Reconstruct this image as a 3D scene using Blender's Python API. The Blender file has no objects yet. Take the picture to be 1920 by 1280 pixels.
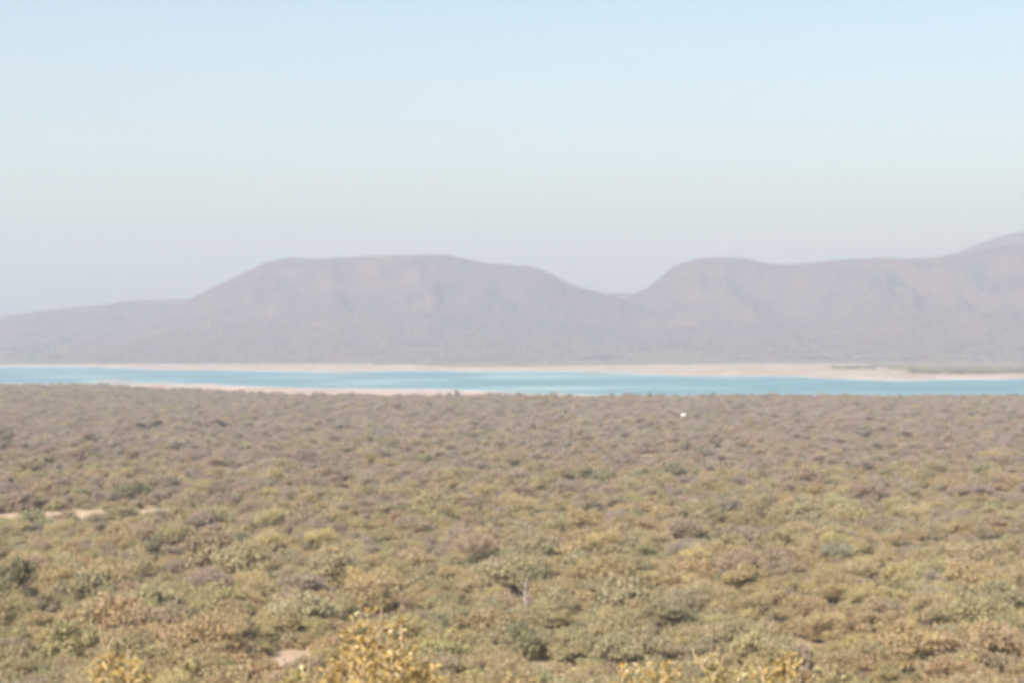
import bpy, math, random
import numpy as np
from mathutils import Vector, Matrix, noise as mnoise

sc = bpy.context.scene
R = math.radians

# ------------------------------------------------------------------ camera, sky, sun, exposure
CAM_H = 35.0            # eye height above the plain (the photographer stands on a hillside)
FPX = 4000.0            # focal length in pixels of the 1920 px wide photograph
HORIZON = 655.0         # image row of the eye-level horizon

cam = bpy.data.cameras.new('camera')
cam.sensor_width = 36.0
cam.lens = 36.0 * FPX / 1920.0
cam.clip_start = 0.1
cam.clip_end = 60000.0
cam_o = bpy.data.objects.new('camera', cam)
sc.collection.objects.link(cam_o)
cam_o.location = (0, 0, CAM_H)
cam_o.rotation_euler = (R(90.0) + (HORIZON - 640.0) / FPX, 0, 0)
sc.camera = cam_o

SUN_EL, SUN_AZ = 36.0, 207.0      # azimuth clockwise from +Y (the view direction): behind the left shoulder
world = bpy.data.worlds.new('World'); sc.world = world; world.use_nodes = True
wn = world.node_tree.nodes; wl = world.node_tree.links
sky = wn.new('ShaderNodeTexSky'); sky.sky_type = 'NISHITA'; sky.sun_disc = False
sky.sun_elevation = R(SUN_EL); sky.sun_rotation = R(SUN_AZ)
sky.altitude = 900.0; sky.air_density = 1.3; sky.dust_density = 4.2; sky.ozone_density = 0.4
wl.new(sky.outputs['Color'], wn['Background'].inputs['Color'])
wn['Background'].inputs['Strength'].default_value = 0.080

sun = bpy.data.lights.new('sun', 'SUN'); sun.energy = 3.7; sun.angle = R(0.5); sun.color = (1.0, 0.95, 0.87)
sun_o = bpy.data.objects.new('sun', sun); sc.collection.objects.link(sun_o)
sd = Vector((math.sin(R(SUN_AZ)) * math.cos(R(SUN_EL)), math.cos(R(SUN_AZ)) * math.cos(R(SUN_EL)), math.sin(R(SUN_EL))))
sun_o.rotation_euler = sd.to_track_quat('Z', 'Y').to_euler()
sun_o.location = (-30, -30, 80)

vs = sc.view_settings
sc.display_settings.display_device = 'sRGB'
vs.view_transform = 'Standard'; vs.look = 'None'; vs.gamma = 1.0; vs.use_curve_mapping = False
vs.exposure = 1.07
cy = sc.cycles
cy.use_denoising = True
cy.filter_width = 4.2          # the soft lens of the photograph
cy.max_bounces = 6; cy.diffuse_bounces = 3; cy.glossy_bounces = 2; cy.transmission_bounces = 3
cy.transparent_max_bounces = 8; cy.volume_bounces = 2

HAZE_DENSITY = 1.5e-4
HAZE_COLOR = (0.845, 0.895, 1.0)

# ------------------------------------------------------------------ helpers
rng = np.random.default_rng(11)
random.seed(5)

def link(o, parent=None):
    sc.collection.objects.link(o)
    if parent is not None: o.parent = parent
    return o

def tag(o, label=None, cat=None, group=None, kind=None):
    if label: o['label'] = label
    if cat: o['category'] = cat
    if group: o['group'] = group
    if kind: o['kind'] = kind
    return o

def empty(name, loc, rz=0.0):
    e = bpy.data.objects.new(name, None); e.empty_display_size = 0.3
    e.location = loc; e.rotation_euler = (0, 0, rz)
    return link(e)

def mesh_np(name, V, F, mats=(), smooth=False, attrs=None):
    """V (n,3), F list of equal-length faces as an int array."""
    V = np.asarray(V, dtype=np.float32); F = np.asarray(F, dtype=np.int32)
    me = bpy.data.meshes.new(name)
    k = F.shape[1]; n = F.shape[0]
    me.vertices.add(len(V)); me.vertices.foreach_set('co', V.ravel())
    me.loops.add(n * k); me.loops.foreach_set('vertex_index', F.ravel())
    me.polygons.add(n)
    me.polygons.foreach_set('loop_start', np.arange(0, n * k, k, dtype=np.int32))
    me.polygons.foreach_set('loop_total', np.full(n, k, dtype=np.int32))
    if smooth: me.polygons.foreach_set('use_smooth', np.ones(n, dtype=bool))
    for m in mats: me.materials.append(m)
    for an, arr in (attrs or {}).items():
        arr = np.asarray(arr, dtype=np.float32)
        if arr.ndim == 1:
            a = me.attributes.new(an, 'FLOAT', 'POINT'); a.data.foreach_set('value', arr)
        else:
            a = me.attributes.new(an, 'FLOAT_VECTOR', 'POINT'); a.data.foreach_set('vector', arr.ravel())
    me.update(calc_edges=True); me.validate()
    return me

class MB:
    """collects quads and triangles for one mesh"""
    def __init__(s): s.v = []; s.f = []
    def tube(s, pts, rads, n=6, cap=True):
        base = len(s.v); pts = [Vector(p) for p in pts]
        for i, p in enumerate(pts):
            a = pts[max(i - 1, 0)]; b = pts[min(i + 1, len(pts) - 1)]
            d = (b - a).normalized()
            u = d.orthogonal().normalized() if i == 0 else (u - d * u.dot(d)).normalized()
            w = d.cross(u)
            for k in range(n):
                t = 2 * math.pi * k / n
                s.v.append(p + (u * math.cos(t) + w * math.sin(t)) * rads[i])
        for i in range(len(pts) - 1):
            for k in range(n):
                a = base + i * n + k; b = base + i * n + (k + 1) % n
                s.f.append((a, b, b + n, a + n))
        if cap:
            e = base + (len(pts) - 1) * n
            s.f.append(tuple(e + k for k in range(n)))
    def box(s, x0, x1, y0, y1, z0, z1):
        b = len(s.v)
        for z in (z0, z1):
            for (x, y) in ((x0, y0), (x1, y0), (x1, y1), (x0, y1)): s.v.append(Vector((x, y, z)))
        for f in ((3, 2, 1, 0), (4, 5, 6, 7), (0, 1, 5, 4), (1, 2, 6, 5), (2, 3, 7, 6), (3, 0, 4, 7)):
            s.f.append(tuple(b + i for i in f))
    def mesh(s, name, mat=None, smooth=True):
        me = bpy.data.meshes.new(name); me.from_pydata([tuple(v) for v in s.v], [], s.f)
        if mat: me.materials.append(mat)
        if smooth: me.polygons.foreach_set('use_smooth', np.ones(len(me.polygons), dtype=bool))
        me.update(); return me
    def build(s, name, mat, parent=None, smooth=True):
        return link(bpy.data.objects.new(name, s.mesh(name, mat, smooth)), parent)

def interp(tab, x):
    return np.interp(x, [t[0] for t in tab], [t[1] for t in tab])

def sstep(a, b, x):
    t = np.clip((x - a) / (b - a), 0, 1); return t * t * (3 - 2 * t)

# value noise on numpy arrays
_perm = np.random.default_rng(77).random((256, 256)).astype(np.float32)
def vnoise(x, y):
    xi = np.floor(x).astype(int); yi = np.floor(y).astype(int)
    fx = x - xi; fy = y - yi
    fx = fx * fx * (3 - 2 * fx); fy = fy * fy * (3 - 2 * fy)
    g = lambda i, j: _perm[i & 255, j & 255]
    return (g(xi, yi) * (1 - fx) + g(xi + 1, yi) * fx) * (1 - fy) + (g(xi, yi + 1) * (1 - fx) + g(xi + 1, yi + 1) * fx) * fy
def fbm(x, y, o=4, gain=0.5):
    s = 0; a = 1; t = 0
    for k in range(o):
        s = s + a * vnoise(x * 2 ** k + 17.3 * k, y * 2 ** k + 5.7 * k); t += a; a *= gain
    return s / t

# ------------------------------------------------------------------ materials
def new_mat(name):
    m = bpy.data.materials.new(name); m.use_nodes = True
    return m, m.node_tree.nodes, m.node_tree.links, m.node_tree.nodes['Principled BSDF']

def nmath(n, l, op, a, b):
    m = n.new('ShaderNodeMath'); m.operation = op
    for i, v in enumerate((a, b)):
        if isinstance(v, (int, float)): m.inputs[i].default_value = v
        else: l.new(v, m.inputs[i])
    return m.outputs[0]

def nmix(n, l, fac, a, b, mode='MIX'):
    m = n.new('ShaderNodeMix'); m.data_type = 'RGBA'; m.blend_type = mode
    for sock, v in ((m.inputs[0], fac), (m.inputs[6], a), (m.inputs[7], b)):
        if isinstance(v, (int, float)): sock.default_value = v
        elif isinstance(v, tuple): sock.default_value = (*v, 1.0)
        else: l.new(v, sock)
    return m.outputs[2]

def nnoise(n, l, scale, vec=None, detail=4.0, rough=0.55):
    t = n.new('ShaderNodeTexNoise'); t.inputs['Scale'].default_value = scale
    t.inputs['Detail'].default_value = detail; t.inputs['Roughness'].default_value = rough
    if vec is not None: l.new(vec, t.inputs['Vector'])
    return t

def nramp(n, l, fac, stops):
    r = n.new('ShaderNodeValToRGB'); el = r.color_ramp.elements
    while len(el) < len(stops): el.new(0.5)
    for e, (p, c) in zip(el, stops):
        e.position = p; e.color = (*c, 1.0) if isinstance(c, tuple) else (c, c, c, 1.0)
    l.new(fac, r.inputs[0]); return r.outputs[0]

def leaf_material(name, translucency=0.3, rough=0.6, spread=0.16):
    """foliage or twigs: the plant's own tint, varied leaf by leaf"""
    m, n, l, b = new_mat(name)
    a = n.new('ShaderNodeAttribute'); a.attribute_type = 'INSTANCER'; a.attribute_name = 'tint'
    v = n.new('ShaderNodeAttribute'); v.attribute_type = 'GEOMETRY'; v.attribute_name = 'lv'
    hsv = n.new('ShaderNodeHueSaturation')
    l.new(a.outputs['Color'], hsv.inputs['Color'])
    l.new(nmath(n, l, 'ADD', nmath(n, l, 'MULTIPLY', v.outputs['Fac'], 0.024), 0.488), hsv.inputs['Hue'])
    l.new(nmath(n, l, 'ADD', nmath(n, l, 'MULTIPLY', v.outputs['Fac'], 2 * spread), 1.0 - spread), hsv.inputs['Value'])
    l.new(hsv.outputs[0], b.inputs['Base Color'])
    b.inputs['Roughness'].default_value = rough
    b.inputs['Specular IOR Level'].default_value = 0.25
    if translucency > 0:
        tr = n.new('ShaderNodeBsdfTranslucent'); l.new(hsv.outputs[0], tr.inputs['Color'])
        mx = n.new('ShaderNodeMixShader'); mx.inputs[0].default_value = translucency
        l.new(b.outputs[0], mx.inputs[1]); l.new(tr.outputs[0], mx.inputs[2])
        l.new(mx.outputs[0], n['Material Output'].inputs['Surface'])
    return m

M_LEAF = leaf_material('bush_leaf', 0.36)
M_TWIG = leaf_material('bush_twig', 0.0, 0.9, 0.3)

def bark_material(name, c1, c2, scale=14.0):
    m, n, l, b = new_mat(name)
    tc = n.new('ShaderNodeTexCoord')
    mp = n.new('ShaderNodeMapping'); mp.inputs['Scale'].default_value = (1, 1, 0.25); l.new(tc.outputs['Object'], mp.inputs[0])
    t = nnoise(n, l, scale, mp.outputs[0], 5)
    l.new(nramp(n, l, t.outputs['Fac'], [(0.3, c1), (0.7, c2)]), b.inputs['Base Color'])
    b.inputs['Roughness'].default_value = 0.9
    bp = n.new('ShaderNodeBump'); bp.inputs['Strength'].default_value = 0.6; bp.inputs['Distance'].default_value = 0.02
    l.new(t.outputs['Fac'], bp.inputs['Height']); l.new(bp.outputs[0], b.inputs['Normal'])
    return m
M_BARK = bark_material('bark', (0.10, 0.075, 0.055), (0.24, 0.19, 0.15))
M_PALE = bark_material('pale_bark', (0.24, 0.20, 0.165), (0.40, 0.345, 0.29))
M_STEM = bark_material('sapling_stem', (0.30, 0.20, 0.11), (0.52, 0.40, 0.25), 40.0)

# ground: dry grass over reddish sand, pale sand on the beaches and the track
def ground_material():
    m, n, l, b = new_mat('dry_ground')
    tc = n.new('ShaderNodeTexCoord')
    big = nnoise(n, l, 0.012, tc.outputs['Object'], 5)
    mid = nnoise(n, l, 0.35, tc.outputs['Object'], 6, 0.65)
    fine = nnoise(n, l, 3.0, tc.outputs['Object'], 5, 0.7)
    soil = nramp(n, l, mid.outputs['Fac'], [(0.3, (0.30, 0.20, 0.12)), (0.55, (0.40, 0.29, 0.17)), (0.75, (0.47, 0.36, 0.22))])
    grass = nramp(n, l, fine.outputs['Fac'], [(0.3, (0.22, 0.18, 0.09)), (0.7, (0.44, 0.36, 0.20))])
    land = nmix(n, l, nramp(n, l, big.outputs['Fac'], [(0.35, 0.15), (0.65, 0.85)]), soil, grass)
    sa = n.new('ShaderNodeAttribute'); sa.attribute_name = 'sand'
    st = n.new('ShaderNodeMapping'); st.inputs['Scale'].default_value = (1, 0.25, 1); l.new(tc.outputs['Object'], st.inputs[0])
    sn = nnoise(n, l, 0.02, st.outputs[0], 6, 0.6)
    sand = nramp(n, l, sn.outputs['Fac'], [(0.30, (0.36, 0.255, 0.205)), (0.5, (0.51, 0.385, 0.32)), (0.72, (0.63, 0.51, 0.445))])
    ba = n.new('ShaderNodeAttribute'); ba.attribute_name = 'bare'
    soil2 = nramp(n, l, mid.outputs['Fac'], [(0.3, (0.46, 0.31, 0.20)), (0.7, (0.62, 0.46, 0.33))])
    land = nmix(n, l, ba.outputs['Fac'], land, soil2)
    l.new(nmix(n, l, sa.outputs['Fac'], land, sand), b.inputs['Base Color'])
    b.inputs['Roughness'].default_value = 0.95; b.inputs['Specular IOR Level'].default_value = 0.1
    bp = n.new('ShaderNodeBump'); bp.inputs['Strength'].default_value = 0.5; bp.inputs['Distance'].default_value = 0.15
    l.new(fine.outputs['Fac'], bp.inputs['Height']); l.new(bp.outputs[0], b.inputs['Normal'])
    return m

def hill_material():
    m, n, l, b = new_mat('hill_scrub')
    tc = n.new('ShaderNodeTexCoord')
    a = nnoise(n, l, 0.0055, tc.outputs['Object'], 6, 0.62)
    f = nnoise(n, l, 0.03, tc.outputs['Object'], 6, 0.7)
    g = nnoise(n, l, 0.11, tc.outputs['Object'], 3, 0.7)
    c1 = nramp(n, l, a.outputs['Fac'], [(0.34, (0.040, 0.034, 0.034)), (0.5, (0.115, 0.066, 0.058)), (0.66, (0.225, 0.115, 0.088))])
    c2 = nramp(n, l, f.outputs['Fac'], [(0.35, (0.060, 0.046, 0.042)), (0.65, (0.185, 0.115, 0.096))])
    c3 = nmix(n, l, 0.5, c1, c2)
    th = n.new('ShaderNodeAttribute'); th.attribute_name = 'thicket'
    l.new(nmix(n, l, th.outputs['Fac'], c3, (0.045, 0.065, 0.045)), b.inputs['Base Color'])
    b.inputs['Roughness'].default_value = 1.0; b.inputs['Specular IOR Level'].default_value = 0.0
    bp = n.new('ShaderNodeBump'); bp.inputs['Strength'].default_value = 0.8; bp.inputs['Distance'].default_value = 5.0
    l.new(nmath(n, l, 'ADD', f.outputs['Fac'], g.outputs['Fac']), bp.inputs['Height']); l.new(bp.outputs[0], b.inputs['Normal'])
    return m

def water_material():
    m, n, l, b = new_mat('lake_water')
    tc = n.new('ShaderNodeTexCoord')
    mp = n.new('ShaderNodeMapping'); mp.inputs['Scale'].default_value = (1, 0.3, 1); l.new(tc.outputs['Object'], mp.inputs[0])
    t = nnoise(n, l, 0.006, mp.outputs[0], 5, 0.6)
    sh = n.new('ShaderNodeAttribute'); sh.attribute_name = 'shallow'
    deep = nramp(n, l, t.outputs['Fac'], [(0.3, (0.060, 0.195, 0.215)), (0.7, (0.085, 0.245, 0.25))])
    l.new(nmix(n, l, sh.outputs['Fac'], deep, (0.34, 0.47, 0.44)), b.inputs['Base Color'])
    b.inputs['Roughness'].default_value = 0.28; b.inputs['IOR'].default_value = 1.33
    b.inputs['Specular IOR Level'].default_value = 0.16
    w = nnoise(n, l, 0.25, mp.outputs[0], 4, 0.6)
    bp = n.new('ShaderNodeBump'); bp.inputs['Strength'].default_value = 1.0; bp.inputs['Distance'].default_value = 0.5
    l.new(w.outputs['Fac'], bp.inputs['Height']); l.new(bp.outputs[0], b.inputs['Normal'])
    return m

# ------------------------------------------------------------------ terrain
# shorelines as distance from the viewpoint against bearing (bearing given as a column of the photograph)
def dist(row, z=0.0): return FPX * (CAM_H - z) / (np.asarray(row, float) - HORIZON)
TREE_END = [(-600, 2060), (0, 2040), (180, 2060), (260, 1900), (400, 1760), (560, 1580), (900, 1550), (1000, 1540), (1300, 1545), (2500, 1530)]
NEAR_W = [(-600, 2330), (0, 2330), (200, 2330), (330, 2300), (420, 2200), (560, 2040), (750, 2000), (830, 1985), (900, 1910), (1000, 1790), (1120, 1700), (1300, 1660), (2500, 1640)]
FAR_W = [(p, dist(r, -1.5)) for p, r in ((-600, 686.5), (0, 686.5), (150, 687), (300, 692), (450, 694), (640, 697), (760, 694), (900, 696), (1000, 694), (1120, 697),
         (1200, 700), (1280, 703), (1450, 705), (1600, 709), (1690, 713), (1750, 711), (1920, 709), (2500, 706))]
FAR_S = [(p, dist(r, -0.5)) for p, r in ((-600, 683.3), (0, 683), (300, 681), (640, 681), (700, 682), (790, 684.5), (850, 687.5), (1000, 687), (1100, 685), (1280, 683),
         (1450, 681.3), (1560, 681.5), (1640, 686), (1700, 704), (1750, 702), (1920, 701), (2500, 700))]
WATER_Z = -1.5
CLEAR = [  # open patches in the bush: centre x, centre y, half width, half depth (metres)
    (-74, 449, 5, 28), (-80, 447, 5, 29), (-86, 446, 5, 29), (-92, 444, 5, 29), (-98, 443, 5, 28), (-104, 441, 5, 28), (-110, 439, 3, 24),
    (-24.5, 231, 4.2, 14), (32.5, 244, 2.6, 13), (3, 222, 5, 12), (-55, 265, 3, 8), (44, 690, 7, 24), (34, 448, 5, 18), (140, 520, 8, 22), (90, 380, 5, 14)]

def bearing(X, Y): return X / np.maximum(Y, 60.0) * FPX + 960.0

def ground_z(X, Y):
    X = np.asarray(X, float); Y = np.asarray(Y, float)
    b = bearing(X, Y)
    wob = (fbm(X / 90.0, Y / 160.0, 4) - 0.5) + 0.7 * (fbm(X / 24.0 + 3, Y / 300.0, 3) - 0.5)
    te = interp(TREE_END, b); nw = interp(NEAR_W, b) + wob * 90; fw = interp(FAR_W, b) + wob * 220; fs = interp(FAR_S, b) + wob * 200
    plain = (fbm(X / 140.0, Y / 140.0, 3) - 0.5) * 1.6
    hill = 33.35 * np.exp(-np.maximum(0, Y - 2.0) / 62.0) * np.exp(-(X / 260.0) ** 2) * sstep(-420, -60, Y)
    z = plain * sstep(40, 160, Y) + hill
    beach_n = -1.5 * np.clip((Y - te) / np.maximum(nw - te, 40), 0, 1)
    mid = np.minimum(np.clip((Y - nw) / 90.0, 0, 1), np.clip((fw - Y) / 140.0, 0, 1))
    lake = -1.5 - 2.6 * mid
    beach_f = -1.5 * (1 - np.clip((Y - fw) / 420.0, 0, 1))
    rise = np.maximum(0, Y - 5400.0) * 0.008
    w_land = 1 - sstep(te - 120, te, Y) + sstep(fw + 250, fw + 700, Y)
    z = z * np.clip(w_land, 0, 1)
    z = np.where(Y > te, beach_n, z)
    z = np.where(Y > nw, lake, z)
    z = np.where(Y > fw, beach_f + plain * 0.5 * sstep(fw + 200, fw + 700, Y) + rise, z)
    # a sand bar just above the water
    bar = np.exp(-(((X + 472) / 34.0) ** 2 + ((Y - 2530) / 105.0) ** 2))
    bar2 = np.exp(-(((X + 395) / 30.0) ** 2 + ((Y - 2440) / 30.0) ** 2))
    z = np.where((Y > nw - 50) & (Y < fw), np.maximum(z, -4.1 + 3.9 * bar), z)
    z = np.where((Y > nw - 50) & (Y < fw), np.maximum(z, -4.1 + 3.2 * bar2), z)
    for bx_, by_, rx_, ry_, h_ in ((16, 3200, 48, 70, 2.75), (150, 3040, 70, 45, 2.75), (-186, 2170, 55, 22, 3.0), (-330, 2290, 40, 22, 3.0), (260, 2860, 60, 30, 2.7), (-60, 2050, 30, 14, 3.0)):
        w_ = (fbm(X / 30.0, Y / 60.0, 3) - 0.5) * 1.2
        bb_ = np.exp(-(((X - bx_) / rx_) ** 2 + ((Y - by_) / ry_) ** 2) * (1 + w_))
        z = np.where((Y > nw - 50) & (Y < fw), np.maximum(z, -4.1 + h_ * bb_), z)
    return z

def sand_mask(X, Y):
    b = bearing(X, Y); wob = (fbm(X / 90.0, Y / 160.0, 4) - 0.5) + 0.7 * (fbm(X / 24.0 + 3, Y / 300.0, 3) - 0.5)
    te = interp(TREE_END, b); fw = interp(FAR_W, b) + wob * 220; fs = interp(FAR_S, b) + wob * 260
    s = sstep(te - 40, te + 30, Y) * (1 - sstep(fs - 90, fs + 90, Y))
    n = fbm(X / 55.0, Y / 220.0, 4)
    n2 = fbm(X / 38.0 + 8, Y / 330.0, 4)
    inland = sstep(fw + 60, fw + 330, Y) * (1 - sstep(fs - 420, fs - 160, Y))
    s = s * (1 - inland * (0.25 + 0.6 * sstep(0.44, 0.60, n2))) * np.where(Y > fw + 200, 0.55 + 0.45 * sstep(0.34, 0.5, n + 0.06), 1.0)
    patch = sstep(0.60, 0.66, fbm(X / 120.0 + 40, Y / 420.0, 3)) * sstep(fs, fs + 80, Y) * (1 - sstep(5200, 5600, Y)) * sstep(1300, 1500, b)
    s = np.maximum(s, patch)
    return s

def bare_mask(X, Y):
    s = np.zeros_like(X)
    for cx, cy_, rx, ry in CLEAR:
        q = ((X - cx) / rx) ** 2 + ((Y - cy_) / ry) ** 2
        s = np.maximum(s, 0.95 * (1 - sstep(0.5, 1.4, q + (fbm(X / 4.0, Y / 4.0, 3) - 0.5))))
    return s

def fan_grid(rows, ncol, spread, pad):
    u = np.linspace(-1, 1, ncol)
    Y = np.repeat(np.asarray(rows, float)[:, None], ncol, 1)
    X = u[None, :] * (np.maximum(Y, 0) * spread + pad)
    nr = len(rows)
    i = np.arange(nr - 1)[:, None] * ncol + np.arange(ncol - 1)[None, :]
    F = np.stack([i, i + 1, i + 1 + ncol, i + ncol], -1).reshape(-1, 4)
    return X.ravel(), Y.ravel(), F

rows = np.concatenate([np.linspace(-400, -20, 14), np.linspace(-15, 150, 60), np.linspace(154, 700, 150),
                       np.linspace(710, 1400, 80), np.linspace(1412, 6000, 330), np.linspace(6060, 12000, 60)])
X, Y, F = fan_grid(rows, 520, 0.48, 330)
G = mesh_np('ground', np.stack([X, Y, ground_z(X, Y)], 1), F, [ground_material()], True, {'sand': sand_mask(X, Y), 'bare': bare_mask(X, Y)})
ground = tag(link(bpy.data.objects.new('ground', G)), 'dry sandy plain with pale beaches around the lake', 'ground', kind='structure')

rows = np.concatenate([np.linspace(1400, 5600, 170)])
X, Y, F = fan_grid(rows, 420, 0.46, 100)
shal = 1 - sstep(0.0, 2.2, WATER_Z - ground_z(X, Y))
shal = np.maximum(shal, 0.8 * sstep(0.54, 0.70, fbm(X / 150.0 + 11, Y / 130.0, 4)) * (0.35 + 0.65 * (1 - sstep(1100, 1500, bearing(X, Y)))))
Wm = mesh_np('water', np.stack([X, Y, np.full_like(X, WATER_Z)], 1), F, [water_material()], True, {'shallow': shal})
water = tag(link(bpy.data.objects.new('water', Wm)), 'calm turquoise lake between sandy shores below the hills', 'lake', kind='structure')

# hills: each a heightfield with a crest, a steep upper face cut by gullies and a long gentle foot
M_HILL = hill_material()
HILLS = []
def hill(name, label, y0, sil, front, back, seed, gully=0.4, thickets=(), wig=120.0, step=14.0, shape=None):
    pxs = [s[0] for s in sil]
    xa, xb = (pxs[0] - 960) / FPX * y0, (pxs[-1] - 960) / FPX * y0
    zt = [CAM_H + (HORIZON - s[1]) / FPX * y0 for s in sil]
    nx = int((xb - xa) / step); ny = int((front + back) / (step * 2.0))
    xs = np.linspace(xa, xb, nx); ys = np.linspace(y0 - front, y0 + back, ny)
    Xg, Yg = np.meshgrid(xs, ys)
    shape = shape or [(-1.0, 0.0), (-0.5, 0.45), (-0.12, 0.93), (0, 1.0), (0.05, 0.985), (0.12, 0.90), (0.22, 0.68), (0.34, 0.44), (0.5, 0.25), (0.7, 0.11), (1.0, 0.0)]
    def h(X, Y):
        P = interp(list(zip([(p - 960) / FPX * y0 for p in pxs], zt)), X)
        P = P + (fbm(X / 60.0 + seed, Y / 60.0, 3) - 0.5) * 5.0
        s = np.where(Y < y0, (y0 - Y) / front, -(Y - y0) / back)
        g = fbm(X / 210.0 + seed * 3.1, Y / 700.0 + seed, 4, 0.55) - 0.5
        g2 = np.abs(fbm(X / 120.0 - seed, Y / 500.0 + 3, 3) - 0.5)
        k = sstep(0.02, 0.2, s)
        s2 = s + k * gully * (g * 0.55 + (0.16 - g2) * 0.35) * (1 - sstep(0.6, 1.0, s))
        return P * interp(shape, s2) + (fbm(X / 35.0 + seed, Y / 35.0, 3) - 0.5) * 5.0 * sstep(0, 0.05, 1 - np.abs(s)) - 3.0 * (np.abs(s) > 0.995)
    Z = h(Xg, Yg)
    th = np.zeros_like(Z)
    for px, row, r, yy in thickets:
        cx = (px - 960) / FPX * yy
        rr = fbm(Xg / 30.0, Yg / 60.0, 3) - 0.5
        th = np.maximum(th, 1 - sstep(0.5, 1.2, ((Xg - cx) / r) ** 2 + ((Yg - yy) / (r * 3.2)) ** 2 + rr * 1.4))
    i = np.arange(ny - 1)[:, None] * nx + np.arange(nx - 1)[None, :]
    F = np.stack([i, i + 1, i + 1 + nx, i + nx], -1).reshape(-1, 4)
    me = mesh_np(name, np.stack([Xg.ravel(), Yg.ravel(), Z.ravel()], 1), F, [M_HILL], True, {'thicket': th.ravel()})
    o = tag(link(bpy.data.objects.new(name, me)), label, 'hill', kind='structure')
    HILLS.append((h, xa, xb, y0, front, back))
    return o

hill('hill', 'low hazy ridge tapering away at the left edge', 8300,
     [(-700, 640), (-300, 618), (0, 599), (40, 591), (100, 583), (200, 573), (230, 568), (262, 565), (330, 563), (375, 563), (420, 564), (520, 572), (640, 605), (800, 640), (900, 652)], 2700, 1500, 3.0, 0.35)
hill('hill', 'broad flat-topped hill in the middle of the view', 7300,
     [(-100, 662), (60, 648), (200, 628), (300, 598), (345, 573), (368, 560), (385, 549), (430, 529), (470, 511), (500, 493), (540, 485), (600, 487), (640, 485), (700, 482), (760, 479),
      (830, 479), (860, 483), (900, 493), (960, 498), (1000, 501), (1030, 513), (1060, 530), (1100, 545), (1150, 556), (1200, 572), (1300, 605), (1420, 640), (1500, 655)], 1900, 1200, 8.0, 0.42)
hill('hill', 'long hill with rounded shoulder right of the saddle', 7600,
     [(820, 655), (950, 625), (1050, 575), (1110, 556), (1150, 552), (1190, 552), (1215, 541), (1240, 519), (1270, 496), (1310, 486), (1350, 484), (1390, 487), (1430, 494), (1480, 498),
      (1540, 492), (1600, 487), (1660, 486), (1720, 487), (1770, 482), (1820, 471), (1870, 462), (1920, 456), (2000, 450), (2200, 470), (2500, 520), (2700, 600)], 2150, 1300, 14.0, 0.55,
     thickets=[(1672, 540, 40, 7200), (1640, 560, 24, 7090), (1830, 500, 26, 7250)])
hill('hill', 'paler high hill rising behind at the right edge', 9300,
     [(1500, 640), (1650, 540), (1740, 500), (1800, 472), (1830, 459), (1860, 448), (1890, 440), (1920, 435), (2000, 427), (2150, 430), (2350, 470), (2600, 580)], 2300, 1400, 21.0, 0.4)

# ------------------------------------------------------------------ haze
hz = MB(); hz.box(-6300, 6300, -460, 12400, -10, 560)
mh = bpy.data.materials.new('haze_air'); mh.use_nodes = True
hn = mh.node_tree.nodes; hn.remove(hn['Principled BSDF'])
pv = hn.new('ShaderNodeVolumePrincipled')
pv.inputs['Color'].default_value = (*HAZE_COLOR, 1); pv.inputs['Density'].default_value = HAZE_DENSITY; pv.inputs['Anisotropy'].default_value = 0.3
mh.node_tree.links.new(pv.outputs[0], hn['Material Output'].inputs['Volume'])
haze = tag(hz.build('haze', mh, None, False), 'pale dry haze softening the lake and hills', 'haze', kind='stuff')

# ------------------------------------------------------------------ bush prototypes
def quads_at(P, Nrm, Tan, w, l):
    """one leaf-clump quad per point: P (n,3) centre, Nrm normal, Tan in-plane axis"""
    B = np.cross(Nrm, Tan)
    c = [P - Tan * l[:, None] - B * (w * 0.35)[:, None], P - Tan * (l * 0.1)[:, None] - B * w[:, None] , P + Tan * l[:, None] + B * (w * 0.2)[:, None], P + Tan * (l * 0.1)[:, None] + B * w[:, None]]
    V = np.stack(c, 1).reshape(-1, 3)
    F = np.arange(len(P) * 4).reshape(-1, 4)
    return V, F

def unit(a): return a / np.maximum(np.linalg.norm(a, axis=1, keepdims=True), 1e-6)

def crown_points(r, lobes, n, fill=0.35):
    P = []; O = []
    vol = np.array([l[3] * l[4] for l in lobes]); cnt = (vol / vol.sum() * n).astype(int)
    for (cx, cy_, cz, rx, rz), k in zip(lobes, cnt):
        d = unit(r.normal(size=(k, 3)))
        d[:, 2] = np.where(d[:, 2] < -0.35, -d[:, 2] * 0.6, d[:, 2]); d = unit(d)
        rad = 1 - fill * r.random(k) ** 1.6
        rad *= 1 + 0.14 * (r.random(k) - 0.5)
        P.append(np.array([cx, cy_, cz]) + d * rad[:, None] * np.array([rx, rx, rz])); O.append(d)
    return np.concatenate(P), np.concatenate(O)

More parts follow.
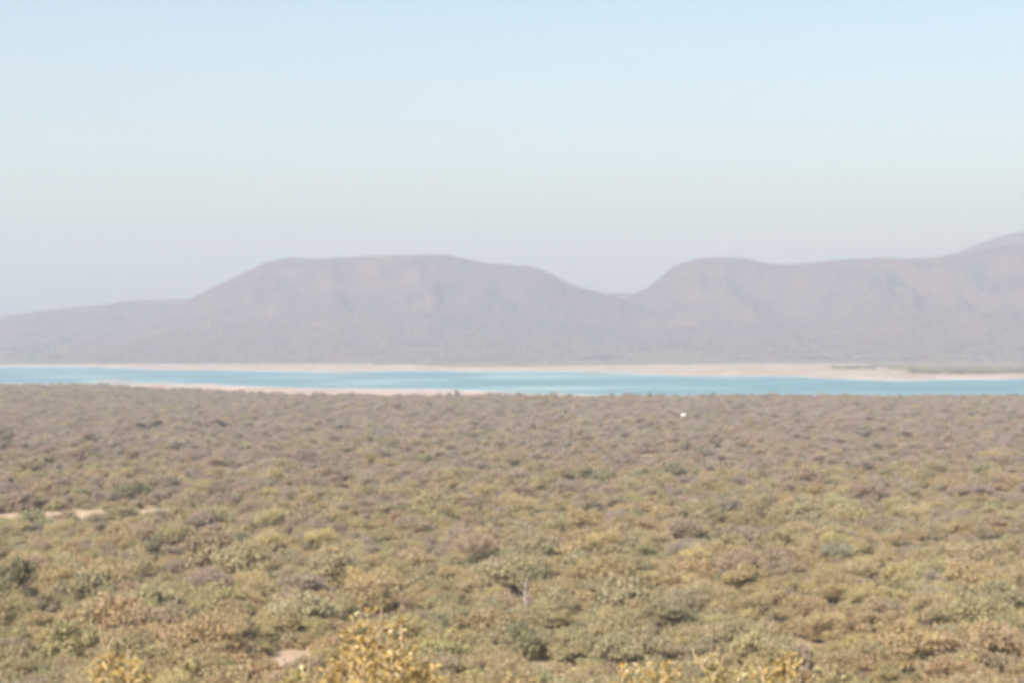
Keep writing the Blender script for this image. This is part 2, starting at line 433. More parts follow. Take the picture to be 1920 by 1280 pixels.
def make_leafy(seed, rad, ht, nl, leaf, flat=0.75, nlobes=9, sparse=0.35, up=0.0):
    r = np.random.default_rng(seed)
    lobes = []
    for k in range(nlobes):
        a = r.uniform(0, 2 * math.pi); q = rad * math.sqrt(r.uniform(0.02, 0.75))
        lr = rad * r.uniform(0.16, 0.44)
        zz = ht * r.uniform(0.22, 0.84) * (1 - 0.35 * (q / rad) * (1 - up))
        lobes.append((math.cos(a) * q, math.sin(a) * q, zz, lr, lr * flat * r.uniform(0.7, 1.2)))
    lobes.append((r.uniform(-.4, .4), r.uniform(-.4, .4), ht * 0.66, rad * 0.42, ht * 0.26))
    P, O = crown_points(r, lobes, int(nl * 0.72), 0.8)
    # sprigs that break the outline
    ns = nl * 28 // 100 // 7
    P0, O0 = crown_points(r, lobes, ns, 0.1)
    D = unit(O0 * 0.7 + r.normal(size=O0.shape) * 0.5 + np.array([0, 0, 0.45]))
    L = r.uniform(0.25, 0.85, len(P0))
    t = np.linspace(0.1, 1, 7)
    PS = (P0[:, None, :] + D[:, None, :] * (L[:, None] * t[None, :])[:, :, None]).reshape(-1, 3) + r.normal(0, 0.05, (len(P0) * 7, 3))
    P = np.concatenate([P, PS]); O = np.concatenate([O, np.repeat(O0, 7, 0)])
    Nn = unit(O * 0.45 + r.normal(size=O.shape) * 0.8 + np.array([0, 0, 0.1]))
    T = unit(np.cross(Nn, r.normal(size=O.shape)))
    s = leaf * r.uniform(0.5, 1.3, len(P))
    V, F = quads_at(P, Nn, T, s * 0.55, s)
    lv = np.repeat(np.clip(r.random(len(P)), 0, 1), 4)
    # fine branches and stems
    mb = MB(); ns = int(r.integers(2, 5))
    for k in range(ns):
        tgt = lobes[int(r.integers(len(lobes)))]
        p0 = Vector((r.uniform(-.25, .25), r.uniform(-.25, .25), -0.15)); p2 = Vector((tgt[0], tgt[1], tgt[2]))
        p1 = p0.lerp(p2, 0.5) + Vector((r.uniform(-.3, .3), r.uniform(-.3, .3), ht * 0.08))
        w = 0.05 + 0.02 * rad
        mb.tube([p0, p1, p2], [w, w * 0.7, w * 0.25], 5)
    for L in lobes:
        p2 = Vector(L[:3]); p0 = Vector((L[0] * 0.25, L[1] * 0.25, ht * 0.25))
        mb.tube([p0, p0.lerp(p2, .6) + Vector((0, 0, 0.1)), p2], [0.05, 0.035, 0.015], 4)
    return (V, F, lv), mb

def make_twiggy(seed, rad, ht, nt, leafn=0):
    """leafless bush: a dome of fine upward twigs"""
    r = np.random.default_rng(seed)
    mb = MB(); lob = []
    for k in range(8):
        a = 2 * math.pi * k / 8 + r.uniform(-.3, .3); q = rad * r.uniform(.2, .7)
        lob.append((math.cos(a) * q, math.sin(a) * q, ht * r.uniform(.5, .75), rad * r.uniform(.3, .5), ht * r.uniform(.2, .3)))
    for L in lob:
        p2 = Vector(L[:3]); p0 = Vector((L[0] * .1, L[1] * .1, -0.1))
        mb.tube([p0, p0.lerp(p2, .5) + Vector((0, 0, -.1)), p2], [0.06, 0.04, 0.02], 4)
    P, O = crown_points(r, lob, nt, 0.85)
    T = unit(O * 0.8 + r.normal(size=O.shape) * 0.5 + np.array([0, 0, 0.5]))
    Nn = unit(np.cross(T, r.normal(size=O.shape)))
    l = r.uniform(0.2, 0.62, len(P)); w = r.uniform(0.018, 0.042, len(P))
    V, F = quads_at(P, Nn, T, w, l)
    lv = np.repeat(r.random(len(P)), 4)
    if leafn:
        P, O = crown_points(r, lob, leafn, 0.5)
        Nn = unit(O + r.normal(size=O.shape)); T = unit(np.cross(Nn, r.normal(size=O.shape)))
        s = 0.13 * r.uniform(.6, 1.3, len(P)); V2, F2 = quads_at(P, Nn, T, s * .6, s)
        F = np.concatenate([F, F2 + len(V)]); V = np.concatenate([V, V2]); lv = np.concatenate([lv, np.repeat(r.random(len(P)), 4)])
    return (V, F, lv), mb

# kind: (crown, trunk, look)
PROTO = []
def add_proto(res, twig, word, cat='bush'):
    (V, F, lv), mb = res
    i = len(PROTO)
    cm = mesh_np('crown', V, F, [M_TWIG if twig else M_LEAF], False, {'lv': lv})
    tm = mb.mesh('trunk', M_BARK)
    # one joined mesh for the mass of far bushes
    tv = np.array([tuple(v) for v in mb.v], dtype=np.float32)
    quads = np.array([f for f in mb.f if len(f) == 4])
    jm = mesh_np('bush_body', np.concatenate([V, tv]), np.concatenate([F, quads + len(V)]), [M_TWIG if twig else M_LEAF, M_BARK], False,
                 {'lv': np.concatenate([lv, np.zeros(len(tv))])})
    mi = np.zeros(len(F) + len(quads), dtype=np.int32); mi[len(F):] = 1
    jm.polygons.foreach_set('material_index', mi)
    PROTO.append(dict(crown=cm, trunk=tm, joint=bpy.data.objects.new('bush_body', jm), word=word, cat=cat))

add_proto(make_leafy(1, 3.4, 4.2, 3600, 0.21, 0.75, 14), False, 'rounded bush')
add_proto(make_leafy(2, 3.9, 4.4, 3800, 0.21, 0.62, 17), False, 'broad bush')
add_proto(make_leafy(3, 2.7, 4.0, 3000, 0.19, 0.85, 11), False, 'domed bush')
add_proto(make_leafy(4, 4.0, 4.6, 3400, 0.19, 0.42, 16, 0.3, 0.9), False, 'flat-topped bush')
add_proto(make_twiggy(5, 3.3, 4.2, 2300), True, 'leafless twiggy bush')
add_proto(make_twiggy(6, 2.9, 3.8, 1900, 700), True, 'sparse twiggy bush')
add_proto(make_leafy(7, 2.6, 6.2, 3200, 0.22, 1.1, 14, 0.4, 0.6), False, 'upright tree', 'tree')
add_proto(make_leafy(8, 1.3, 1.5, 900, 0.15, 0.8, 8), False, 'low shrub', 'shrub')
add_proto(make_leafy(9, 3.2, 3.6, 2300, 0.19, 0.8, 9), False, 'ragged bush')
add_proto(make_leafy(10, 2.9, 5.0, 2600, 0.19, 0.7, 12, 0.35, 0.7), False, 'tall ragged bush')

# tints: name, colour
TINTS = [('olive', (0.335, 0.286, 0.160)), ('grey-green', (0.292, 0.272, 0.185)), ('straw-yellow', (0.420, 0.335, 0.160)), ('orange-brown', (0.400, 0.290, 0.165)),
         ('pinkish brown', (0.360, 0.280, 0.205)), ('mauve-grey', (0.340, 0.276, 0.226)), ('dark green', (0.200, 0.200, 0.130)), ('yellow-green', (0.345, 0.298, 0.160))]

def scatter(n_try_area, spacing, region, seed):
    r = np.random.default_rng(seed)
    (y0, y1, spread, pad) = region
    ys = np.arange(y0, y1, spacing); out = []
    for y in ys:
        hw = y * spread + pad
        xs = np.arange(-hw, hw, spacing)
        out.append(np.stack([xs + r.uniform(-.55, .55, len(xs)) * spacing, y + r.uniform(-.55, .55, len(xs)) * spacing], 1))
    return np.concatenate(out)

P = np.concatenate([scatter(None, 2.9, (165, 900, 0.262, 18), 3), scatter(None, 3.0, (900, 2100, 0.258, 18), 4)])
X, Y = P[:, 0], P[:, 1]
b = bearing(X, Y)
keep = Y < interp(TREE_END, b) + (fbm(X / 40.0, Y / 40.0, 2) - 0.5) * 60
for cx, cy_, rx, ry in CLEAR: keep &= ((X - cx) / rx) ** 2 + ((Y - cy_) / ry) ** 2 > 0.9
keep &= ~((np.abs(X - 88.5) < 7) & (Y > 1030) & (Y < 1102))       # gap before the white hut
keep &= ~((np.abs(X - 1.8) < 2.4) & (Y > 262) & (Y < 300))         # gap before the pale tree
keep &= fbm(X / 16.0 + 9, Y / 22.0, 2) > 0.27
X, Y = X[keep], Y[keep]; n = len(X)
r = np.random.default_rng(21)
A = fbm(X / 22.0 + 3, Y / 34.0, 3); B = fbm(X / 60.0 + 50, Y / 110.0, 3)
dry = sstep(260, 760, Y + (B - 0.5) * 420)                      # the bush by the lake is barer, its mauve-grey tint partly painted-in haze
u = np.clip(A + r.normal(0, 0.13, n), 0, 1); q = r.random(n)
kind = np.zeros(n, int); tint = np.zeros(n, int)
kind = r.choice([0, 1, 2, 3, 8, 9], n, p=[.22, .16, .18, .12, .18, .14])
tw = r.random(n) < (0.12 + 0.33 * dry + 0.25 * (B > 0.58))
kind = np.where(tw, r.choice([4, 5], n), kind)
kind = np.where(r.random(n) < 0.003, 6, kind)
edges = np.array([.36, .46, .54, .60])
tint = np.select([u < .37, u < .475, u < .55, u < .625], [1, 0, 7, 2], 3)
tint = np.where(q < 0.05, 4, tint)
tint = np.where((r.random(n) < dry * 0.85), r.choice([1, 4, 5, 0], n, p=[.18, .32, .42, .08]), tint)
tint = np.where(kind == 4, np.where(r.random(n) < dry, r.choice([4, 5], n), r.choice([0, 2, 3], n)), tint)
tint = np.where(kind == 5, np.where(r.random(n) < dry, r.choice([4, 5], n), r.choice([0, 2, 7], n)), tint)
tint = np.where((kind == 6) | (r.random(n) < 0.015), 6, tint)
scl = np.clip(r.lognormal(-0.66, 0.34, n), 0.28, 1.3) * (1 - 0.24 * sstep(350, 1000, Y))
hs = scl * r.uniform(0.95, 1.35, n)
# shadowed gaps on the left painted as dark bushes, plus a nearer dark-green clump
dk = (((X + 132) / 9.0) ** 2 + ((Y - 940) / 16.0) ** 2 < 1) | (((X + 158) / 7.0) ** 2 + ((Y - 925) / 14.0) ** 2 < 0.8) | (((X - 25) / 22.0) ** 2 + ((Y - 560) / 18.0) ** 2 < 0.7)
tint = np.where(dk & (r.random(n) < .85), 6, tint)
rot = r.uniform(0, 2 * math.pi, n)
TC = np.array([t[1] for t in TINTS]); TC = (TC * 0.45 + TC[[0, 1, 2, 3, 4]].mean(0) * 0.55) * 1.12; TC[4:6] = (np.array([TINTS[4][1], TINTS[5][1]]) * 0.8 + TC[4] * 0.2) * 1.02; TC[6] = TC[6] * 0.7 + np.array(TINTS[6][1]) * 0.3
def tint_rgb(t, r):
    c = TC[t] * np.exp(r.normal(0, 0.075, (len(t), 1))) * np.exp(r.normal(0, 0.025, (len(t), 3)))
    return c
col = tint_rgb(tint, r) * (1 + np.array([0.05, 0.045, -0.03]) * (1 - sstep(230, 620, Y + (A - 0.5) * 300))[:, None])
col = col * (1 + np.array([0.035, 0.05, 0.15]) * sstep(420, 1100, Y)[:, None])  # distance haze put into the bush colour, bluer further off
col = col * np.where((kind == 4) | (kind == 5), 0.80, 1.0)[:, None]
col = np.where((dk & (Y > 800))[:, None], np.array([0.10, 0.085, 0.08]), col)  # shade of the gaps put into the bush colour
Z = ground_z(X, Y) - 0.05

# the 300 nearest in the picture are things of their own
top = Z + 4.3 * hs
px = bearing(X, Y); py_top = HORIZON + FPX * (CAM_H - top) / Y
inview = (px > -10) & (px < 1930) & (py_top < 1268)
order = np.where(inview)[0]; order = order[np.argsort(Y[order])][:300]
single = np.zeros(n, bool); single[order] = True

ORD = ['', 'first', 'second', 'third', 'fourth', 'fifth', 'sixth', 'seventh', 'eighth', 'ninth', 'tenth', 'eleventh', 'twelfth', 'thirteenth', 'fourteenth', 'fifteenth']
ZONES = [(150, 'by the left edge'), (300, 'above bottom-left golden clump'), (590, 'left of tallest golden sapling'), (830, 'above tallest golden sapling'),
         (945, 'left of pale bare tree'), (1150, 'right of pale bare tree'), (1280, 'above right-of-centre golden tips'), (1420, 'above the olive sapling'),
         (1510, 'above orange-gold sapling'), (1700, 'right of orange-gold sapling'), (9999, 'by the right edge')]
ROWS = ['lowest row', 'second row up', 'third row up', 'fourth row up', 'fifth row up', 'sixth row up', 'seventh row up']
mid_row = py_top + 0.4 * 4.0 * hs / Y * FPX
lo_, hi_ = mid_row[order].min(), min(1275, mid_row[order].max())
said = {}
for i in order:
    p = PROTO[kind[i]]
    size = 'small ' if scl[i] < 0.5 else ('large ' if scl[i] > 0.85 else '')
    zone = next(z for e, z in ZONES if px[i] < e)
    row = ROWS[int(np.clip((hi_ - mid_row[i]) / (hi_ - lo_) * 7, 0, 6))]
    said.setdefault((f"{size}{TINTS[tint[i]][0]} {p['word']}", row, zone), []).append(i)
for (look, row, zone), members in said.items():
    members.sort(key=lambda i: px[i])
    for k, i in enumerate(members):
        p = PROTO[kind[i]]
        t = empty('bush' if p['cat'] == 'bush' else 'tree', (X[i], Y[i], Z[i]), rot[i])
        t.scale = (scl[i], scl[i], hs[i])
        lab = f"{look}, {row}, {zone}" if len(members) == 1 else f"{look}, {ORD[k + 1]} from left, {row}, {zone}"
        tag(t, lab, p['cat'], 'nearest bushes of the dry bushland below the viewpoint')
        for nm in ('trunk', 'crown'):
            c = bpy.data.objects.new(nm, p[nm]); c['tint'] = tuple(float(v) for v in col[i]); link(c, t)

def instancer(name, pts, rot, scale, kinds, colors, label):
    me = bpy.data.meshes.new(name)
    me.vertices.add(len(pts)); me.vertices.foreach_set('co', np.asarray(pts, np.float32).ravel())
    for an, ty, key, arr in (('rotz', 'FLOAT_VECTOR', 'vector', np.stack([rot * 0, rot * 0, rot], 1)), ('scl', 'FLOAT_VECTOR', 'vector', scale),
                             ('tint', 'FLOAT_VECTOR', 'vector', colors)):
        a = me.attributes.new(an, ty, 'POINT'); a.data.foreach_set(key, np.asarray(arr, np.float32).ravel())
    a = me.attributes.new('kind', 'INT', 'POINT'); a.data.foreach_set('value', np.asarray(kinds, np.int32))
    me.materials.append(M_LEAF)
    o = link(bpy.data.objects.new(name, me))
    ng = bpy.data.node_groups.new(name, 'GeometryNodeTree')
    ng.interface.new_socket('Geometry', in_out='INPUT', socket_type='NodeSocketGeometry')
    ng.interface.new_socket('Geometry', in_out='OUTPUT', socket_type='NodeSocketGeometry')
    N, L = ng.nodes, ng.links
    gi = N.new('NodeGroupInput'); go = N.new('NodeGroupOutput'); jg = N.new('GeometryNodeJoinGeometry')
    def na(nm, dt):
        x = N.new('GeometryNodeInputNamedAttribute'); x.data_type = dt; x.inputs[0].default_value = nm; return x.outputs[0]
    ka, ra, sa = na('kind', 'INT'), na('rotz', 'FLOAT_VECTOR'), na('scl', 'FLOAT_VECTOR')
    e2r = N.new('FunctionNodeEulerToRotation'); L.new(ra, e2r.inputs[0])
    for k in sorted(set(int(v) for v in kinds)):
        cmp = N.new('FunctionNodeCompare'); cmp.data_type = 'INT'; cmp.operation = 'EQUAL'
        ins = [s for s in cmp.inputs if s.type == 'INT']; L.new(ka, ins[0]); ins[1].default_value = k
        oi = N.new('GeometryNodeObjectInfo'); oi.inputs['Object'].default_value = PROTO[k]['joint']; oi.inputs['As Instance'].default_value = False
        ip = N.new('GeometryNodeInstanceOnPoints')
        L.new(gi.outputs[0], ip.inputs['Points']); L.new(cmp.outputs[0], ip.inputs['Selection'])
        L.new(oi.outputs['Geometry'], ip.inputs['Instance']); L.new(e2r.outputs[0], ip.inputs['Rotation']); L.new(sa, ip.inputs['Scale'])
        L.new(ip.outputs[0], jg.inputs[0])
    L.new(jg.outputs[0], go.inputs[0])
    md = o.modifiers.new('scatter', 'NODES'); md.node_group = ng
    return tag(o, label, 'bushland', kind='stuff')

# the rest of the plain's bush, with low shrubs between
m = ~single
SX, SY = X[m], Y[m]
S = scatter(None, 4.4, (165, 900, 0.265, 20), 8)
bb = bearing(S[:, 0], S[:, 1]); ok = S[:, 1] < interp(TREE_END, bb)
for cx, cy_, rx, ry in CLEAR: ok &= ((S[:, 0] - cx) / rx) ** 2 + ((S[:, 1] - cy_) / ry) ** 2 > 1.0
S = S[ok]; ns = len(S)
st = np.where(r.random(ns) < .5, 4, r.choice([0, 1, 2, 3], ns))
ss = r.uniform(.5, 1.25, ns)
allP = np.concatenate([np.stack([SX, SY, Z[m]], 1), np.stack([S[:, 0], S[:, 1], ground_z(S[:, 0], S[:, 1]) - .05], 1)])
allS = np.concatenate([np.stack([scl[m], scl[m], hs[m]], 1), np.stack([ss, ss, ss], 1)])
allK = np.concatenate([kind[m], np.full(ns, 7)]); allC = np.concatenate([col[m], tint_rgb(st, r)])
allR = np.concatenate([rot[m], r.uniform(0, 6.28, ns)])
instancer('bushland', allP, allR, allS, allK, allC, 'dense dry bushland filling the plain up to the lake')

# scrub beyond the lake: the far plain and the hill faces
S = scatter(None, 15.0, (2600, 5700, 0.275, 50), 31)
X2, Y2 = S[:, 0], S[:, 1]; b2 = bearing(X2, Y2)
fs = interp(FAR_S, b2); fw = interp(FAR_W, b2)
dens = fbm(X2 / 70.0 + 5, Y2 / 200.0, 3)
ok = (Y2 > fs + 60) & (sand_mask(X2, Y2) < 0.3) & (ground_z(X2, Y2) > -1.0)
clump = (Y2 > fs + 40) & (Y2 < fs + 420) & (dens > 0.50)
far_right = (b2 > 1640) & (Y2 < 4800)
ok &= ~far_right | (dens > 0.47)
far = [(X2[ok], Y2[ok], ground_z(X2[ok], Y2[ok]), clump[ok])]
for (h, xa, xb, y0, fr, bk) in HILLS:
    npt = 15000
    hx = r.uniform(max(xa, -0.27 * y0), min(xb, 0.27 * y0), npt); hy = r.uniform(y0 - fr, y0 + 60, npt)
    hz_ = h(hx, hy); g0 = ground_z(hx, hy)
    o2 = (hz_ > g0 - 1) & (fbm(hx / 80.0 + 7, hy / 160.0, 3) > 0.40)
    far.append((hx[o2], hy[o2], hz_[o2] - 0.2, np.zeros(o2.sum(), bool)))
for (p0, p1, d0, d1, cnt) in ((1405, 1500, 5420, 5560, 90), (1500, 1560, 5450, 5600, 22), (1600, 1640, 5350, 5500, 18), (1705, 1790, 3260, 3420, 70), (1840, 1915, 3230, 3400, 60), (1560, 1640, 3800, 4100, 50),
                            (700, 830, 4950, 5200, 90), (90, 150, 5300, 5500, 40), (230, 290, 5350, 5500, 30), (1990, 2100, 3200, 3400, 40)):
    dd = r.uniform(d0, d1, cnt); bx = (r.uniform(p0, p1, cnt) - 960) / FPX * dd
    far.append((bx, dd, ground_z(bx, dd), np.ones(cnt, bool)))
FX = np.concatenate([f[0] for f in far]); FY = np.concatenate([f[1] for f in far]); FZ = np.concatenate([f[2] for f in far]); FC = np.concatenate([f[3] for f in far])
nf = len(FX)
fk = r.choice([0, 1, 2, 4, 5], nf); ft = r.choice([0, 1, 4, 5, 3], nf, p=[.15, .25, .25, .25, .1])
ft = np.where(FC, 6, ft); fsz = r.uniform(.8, 1.5, nf) * np.where(FC, 1.25, 1.0)
fc = tint_rgb(ft, r)
instancer('far_scrub', np.stack([FX, FY, FZ], 1), r.uniform(0, 6.28, nf), np.stack([fsz, fsz, fsz], 1), fk, fc, 'hazy scrub on the far shore and hill slopes')

# ------------------------------------------------------------------ pale bare tree standing among the bushes
def pt(px_, row, d): return Vector(((px_ - 960) / FPX * d, d, CAM_H - (row - HORIZON) / FPX * d))
dt = empty('dead_tree', (1.75, 285, float(ground_z(1.75, 285)) - 0.1))
mb = MB(); mb.tube([(0, 0, 0), (0.10, 0, 1.4), (-0.05, 0.05, 2.8), (0.12, 0, 4.3), (0.2, 0, 5.6)], [0.26, 0.21, 0.17, 0.12, 0.05], 8); mb.build('trunk', M_PALE, dt)
for (z, dx, dy, dz, w) in ((2.3, 1.0, .3, 1.6, .09), (2.9, -1.1, -.2, 1.5, .09), (3.6, .8, -.4, 1.7, .07), (4.1, -.7, .4, 1.5, .06), (1.7, -.8, .5, 1.0, .07)):
    mb = MB(); mb.tube([(0, 0, z), (dx * .5, dy * .5, z + dz * .4), (dx, dy, z + dz)], [w, w * .7, w * .25], 6)
    mb.tube([(dx * .5, dy * .5, z + dz * .4), (dx * .9, dy * .2 + .3, z + dz * .6)], [w * .6, w * .15], 5); mb.build('branch', M_PALE, dt)
dt.scale = (0.85, 0.85, 0.8)
tag(dt, 'pale grey bare tree standing up among the bushes near the centre', 'tree')

# ------------------------------------------------------------------ white hut far off
def plain_mat(name, c, rough=0.7, sc_=3.0, var=0.12):
    m, n, l, b = new_mat(name); tc = n.new('ShaderNodeTexCoord'); t = nnoise(n, l, sc_, tc.outputs['Object'], 5)
    lo = tuple(v * (1 - var) for v in c); l.new(nramp(n, l, t.outputs['Fac'], [(.3, lo), (.7, c)]), b.inputs['Base Color'])
    b.inputs['Roughness'].default_value = rough; return m
hutp = (88.6, 1100.0); hzz = float(ground_z(*hutp))
hut = empty('hut', (hutp[0], hutp[1], hzz), R(-20)); hut.scale = (0.58, 0.58, 0.62)
M_WHITE = plain_mat('whitewash', (0.82, 0.80, 0.77)); M_ROOFW = plain_mat('white_sheet_roof', (0.86, 0.85, 0.83), 0.45); M_DOOR = plain_mat('hut_door', (0.12, 0.10, 0.09))
mb = MB(); mb.box(-2.0, 2.0, -1.5, 1.5, -0.2, 2.6); mb.build('wall', M_WHITE, hut, False)
mb = MB(); b0 = len(mb.v)
for (x, y, z) in ((-2.3, -1.8, 2.55), (2.3, -1.8, 2.55), (2.3, 0, 3.7), (-2.3, 0, 3.7), (-2.3, 1.8, 2.55), (2.3, 1.8, 2.55)): mb.v.append(Vector((x, y, z)))
mb.f += [(0, 1, 2, 3), (3, 2, 5, 4), (0, 3, 4), (1, 5, 2), (0, 4, 5, 1)]; mb.build('roof', M_ROOFW, hut, False)
mb = MB(); mb.box(1.0, 1.7, -1.54, -1.49, 0, 1.9); mb.build('door', M_DOOR, hut, False)
tag(hut, 'tiny bright white hut standing alone in the distant bush', 'hut')

# ------------------------------------------------------------------ golden-leaved saplings rising in front
def golden_material():
    m, n, l, b = new_mat('golden_leaf')
    a = n.new('ShaderNodeAttribute'); a.attribute_type = 'INSTANCER'; a.attribute_name = 'tint'
    tc = n.new('ShaderNodeTexCoord'); t = nnoise(n, l, 30.0, tc.outputs['Object'], 4)
    l.new(nmix(n, l, nramp(n, l, t.outputs['Fac'], [(0.45, 0.0), (0.7, 0.55)]), a.outputs['Color'], (0.28, 0.15, 0.04)), b.inputs['Base Color'])
    b.inputs['Roughness'].default_value = 0.38; b.inputs['Specular IOR Level'].default_value = 0.5
    tr = n.new('ShaderNodeBsdfTranslucent'); l.new(a.outputs['Color'], tr.inputs['Color'])
    mx = n.new('ShaderNodeMixShader'); mx.inputs[0].default_value = 0.22
    l.new(b.outputs[0], mx.inputs[1]); l.new(tr.outputs[0], mx.inputs[2]); l.new(mx.outputs[0], n['Material Output'].inputs['Surface'])
    return m
M_GOLD = golden_material()

def leaf_mesh(seed):
    r_ = random.Random(seed); V = []; F = []
    ln, wd = 0.070, 0.0155 * r_.uniform(.85, 1.25); fold = r_.uniform(.25, .75); curl = r_.uniform(-.9, .9); tw_ = r_.uniform(-.7, .7)
    prof = [0.12, 0.72, 1.0, 0.86, 0.5, 0.04]
    for i, w in enumerate(prof):
        t = i / (len(prof) - 1); ang = curl * t * t
        c = Vector((0, ln * t * math.cos(ang), ln * t * math.sin(ang)))
        for s in (-1, 0, 1):
            p = Vector((s * wd * w, 0, abs(s) * wd * w * fold)); p = Matrix.Rotation(tw_ * t, 3, 'Y') @ p
            V.append(tuple(c + p))
    for i in range(len(prof) - 1):
        for s in range(2):
            a_ = i * 3 + s; F.append((a_, a_ + 1, a_ + 4, a_ + 3))
    me = bpy.data.meshes.new('leaf'); me.from_pydata(V, [], F); me.materials.append(M_GOLD)
    me.polygons.foreach_set('use_smooth', np.ones(len(F), dtype=bool)); me.update(); return me
LEAVES = [leaf_mesh(40 + k) for k in range(7)]
GOLD = [(0.50, 0.36, 0.13), (0.58, 0.45, 0.20), (0.40, 0.27, 0.08), (0.70, 0.57, 0.32), (0.15, 0.085, 0.025), (0.45, 0.34, 0.13), (0.27, 0.175, 0.055)]
GREENISH = [(0.38, 0.33, 0.13), (0.46, 0.39, 0.17), (0.27, 0.24, 0.09), (0.54, 0.46, 0.24)]

def bez(p0, p1, p2, t): return p0 * (1 - t) ** 2 + p1 * 2 * t * (1 - t) + p2 * t * t

def sapling(label, d, base_px, tips, seed, pal=GOLD, leaf_sp=0.028, leafy=0.42, size=0.52, side=True):
    """tips: (column, row, depth offset, length of leafy tip in m)"""
    r_ = random.Random(seed)
    bx, by = (base_px - 960) / FPX * d, d
    bz = float(ground_z(bx, by)) - 0.1
    root = empty('golden_sapling', (bx, by, bz))
    origin = Vector((bx, by, bz)); lower = []; inner = []
    nleaf = 0
    def put(p, dirv):
        nonlocal nleaf
        if nleaf >= 298: return
        q = dirv.to_track_quat('Y', 'Z').to_matrix().to_4x4() @ Matrix.Rotation(r_.uniform(0, 6.28), 4, 'Y')
        o = bpy.data.objects.new('leaf', r_.choice(LEAVES)); s = size * r_.uniform(.7, 1.2)
        o.matrix_world = Matrix.Translation(p - origin) @ q @ Matrix.Diagonal((s, s, s, 1))
        c = r_.choice(pal); k = r_.uniform(.85, 1.15); o['tint'] = (c[0] * k, c[1] * k, c[2] * k)
        link(o, root); nleaf += 1
    for (tx, ty, dd, ll) in tips:
        tip = pt(tx, ty, d + dd)
        p1 = Vector((tip.x * .6 + bx * .4 + r_.uniform(-.06, .06), by + dd * .7, bz + (tip.z - bz) * .62))
        pts = [bez(origin, p1, tip, t / 14) for t in range(15)]
        for k in range(4, 14): pts[k] = pts[k] + Vector((r_.uniform(-.012, .012), r_.uniform(-.012, .012), 0))
        mb = MB(); mb.tube([p - origin for p in pts], [0.022 * (1 - t / 14) ** .8 + 0.0022 for t in range(15)], 6); mb.build('stem', M_STEM, root)
        # leafy end
        length = (tip - origin).length
        k = 0; s = 0.0
        while s < ll:
            t = 1 - s / length; p = bez(origin, p1, tip, t); tan = (bez(origin, p1, tip, min(1, t + .01)) - bez(origin, p1, tip, t - .01)).normalized()
            az = k * 2.4 + r_.uniform(-.5, .5)
            out = Vector((math.cos(az), math.sin(az), r_.uniform(-.5, .9)))
            dirv = (tan * r_.uniform(.1, 1.0) + out * r_.uniform(.5, 1.0)).normalized()
            if r_.random() < .92: put(p + dirv * 0.008, dirv)
            if side and s > 0.03 and r_.random() < leafy:        # a leafy side twig
                sl = r_.uniform(.05, .13) * (0.6 + min(1.0, s * 3))
                e = p + (out * .8 + Vector((0, 0, .55))).normalized() * sl
                mb = MB(); mb.tube([p - origin, p.lerp(e, .5) - origin + Vector((0, 0, .006)), e - origin], [.0032, .0026, .0015], 5); mb.build('twig', M_STEM, root)
                for j in range(r_.randint(2, 5)):
                    dv = ((e - p).normalized() * .6 + Vector((r_.uniform(-1, 1), r_.uniform(-1, 1), r_.uniform(-.5, 1)))).normalized()
                    put(p.lerp(e, r_.uniform(.45, 1.0)), dv)
            s += leaf_sp * r_.uniform(.7, 1.3); k += 1
        # the many leaves deeper in the crown
        for j in range(int(ll * 150)):
            s = ll * r_.random() ** .6; p = bez(origin, p1, tip, 1 - s / length)
            az = r_.uniform(0, 6.28); rad = r_.uniform(.01, .035 + .22 * s)
            inner.append((p + Vector((math.cos(az) * rad, math.sin(az) * rad, r_.uniform(-.03, .02))), Vector((math.cos(az), math.sin(az), r_.uniform(-.4, 1.1))).normalized()))
        # thinner foliage lower down the stem, out of the picture
        for j in range(26):
            t = r_.uniform(.45, 1 - ll / length); p = bez(origin, p1, tip, t)
            lower.append((p, Vector((r_.uniform(-1, 1), r_.uniform(-1, 1), r_.uniform(-.4, .8))).normalized()))
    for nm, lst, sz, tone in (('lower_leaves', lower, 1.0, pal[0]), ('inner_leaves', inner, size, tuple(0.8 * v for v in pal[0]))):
        V = []; F = []
        for p, dv in lst:
            me = r_.choice(LEAVES); q = dv.to_track_quat('Y', 'Z').to_matrix() @ Matrix.Rotation(r_.uniform(0, 6.28), 3, 'Y'); b0 = len(V); k = sz * r_.uniform(.7, 1.2)
            V += [tuple(q @ (v.co * k) + p - origin) for v in me.vertices]; F += [tuple(b0 + i for i in f.vertices) for f in me.polygons]
        me = bpy.data.meshes.new(nm); me.from_pydata(V, [], F); me.materials.append(M_GOLD)
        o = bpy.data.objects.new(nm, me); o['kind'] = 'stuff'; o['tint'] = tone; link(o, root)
    tag(root, label, 'sapling', 'golden-leaved saplings in the foreground')
    return root

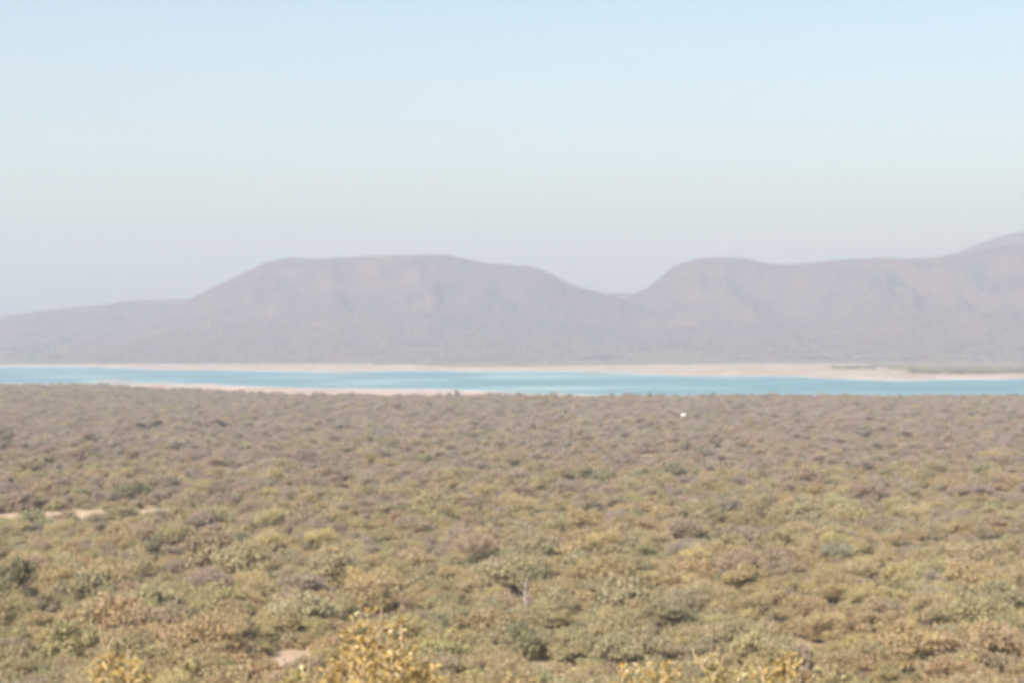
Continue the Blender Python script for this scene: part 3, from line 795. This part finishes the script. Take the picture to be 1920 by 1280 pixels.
sapling('tallest golden-leaved sapling, its tip rising left of centre at the bottom', 9.0, 705,
        [(662, 1158, 0, .19), (690, 1148, .08, .28), (752, 1160, -.06, .26), (706, 1196, -.1, .24), (640, 1218, .1, .17), (775, 1222, .05, .16), (735, 1225, -.12, .18), (812, 1252, 0, .12), (618, 1246, .1, .12), (680, 1240, -.15, .15), (660, 1215, .14, .16), (726, 1190, .12, .2), (790, 1246, .1, .13), (755, 1250, -.15, .13)],
        1, leaf_sp=0.014, leafy=.22)
sapling('small clump of golden leaves at the bottom left', 8.6, 215, [(182, 1240, 0, .12), (212, 1228, .05, .14), (240, 1224, -.04, .14), (254, 1240, .05, .12), (200, 1252, -.06, .1)], 2, leaf_sp=.013, leafy=.35)
sapling('few greenish-gold leaf tips just left of the tallest sapling', 9.4, 560, [(546, 1262, 0, .09), (566, 1254, .05, .1), (592, 1262, -.04, .09)], 3, GREENISH, .014, .3)
sapling('golden leaf tips at the bottom, right of centre', 8.8, 1215, [(1168, 1252, 0, .09), (1190, 1262, .06, .06), (1214, 1238, 0, .1), (1240, 1256, -.05, .07), (1260, 1242, .04, .09)], 4, GOLD, .014, .25)
sapling('olive-leaved sapling top with curved pale bare twigs at bottom right', 9.6, 1350, [(1338, 1258, 0, .09), (1362, 1244, .05, .12), (1392, 1248, -.06, .12), (1412, 1258, .05, .1)], 5, GREENISH, .014, .4)
sapling('orange-gold leafy sapling top at bottom, rightmost of the foreground saplings', 9.1, 1470, [(1430, 1256, 0, .08), (1454, 1244, .05, .1), (1479, 1230, -.05, .11), (1496, 1246, .05, .08)], 6, GOLD, .013, .4)

# bare twigs that stand out above the leaves, as parts of their saplings
def bare(label_part, d, pts2, w=0.004, mat=M_STEM):
    root = next(o for o in sc.objects if o.get('label', '').startswith(label_part))
    o0 = root.location; mb = MB()
    P_ = [pt(x, y, d) - o0 for x, y in pts2]
    mb.tube(P_, [w * (1 - .6 * i / len(P_)) for i in range(len(P_))], 6); mb.build('bare_twig', mat, root)
bare('olive-leaved', 9.6, [(1345, 1285), (1332, 1262), (1314, 1246), (1302, 1232), (1298, 1214)], .005)
bare('olive-leaved', 9.6, [(1310, 1242), (1322, 1238), (1332, 1226), (1334, 1208)], .004)
bare('olive-leaved', 9.6, [(1336, 1268), (1352, 1246), (1356, 1228)], .004)
bare('small clump', 8.6, [(214, 1285), (205, 1240), (192, 1205), (186, 1170)], .004, M_STEM)
bare('small clump', 8.6, [(200, 1226), (206, 1206), (214, 1192)], .003, M_STEM)
bare('few greenish', 9.4, [(580, 1285), (578, 1250), (582, 1226), (576, 1212)], .004, M_STEM)
bare('tallest golden', 9.0, [(706, 1285), (712, 1220), (712, 1170), (716, 1136)], .004, M_STEM)
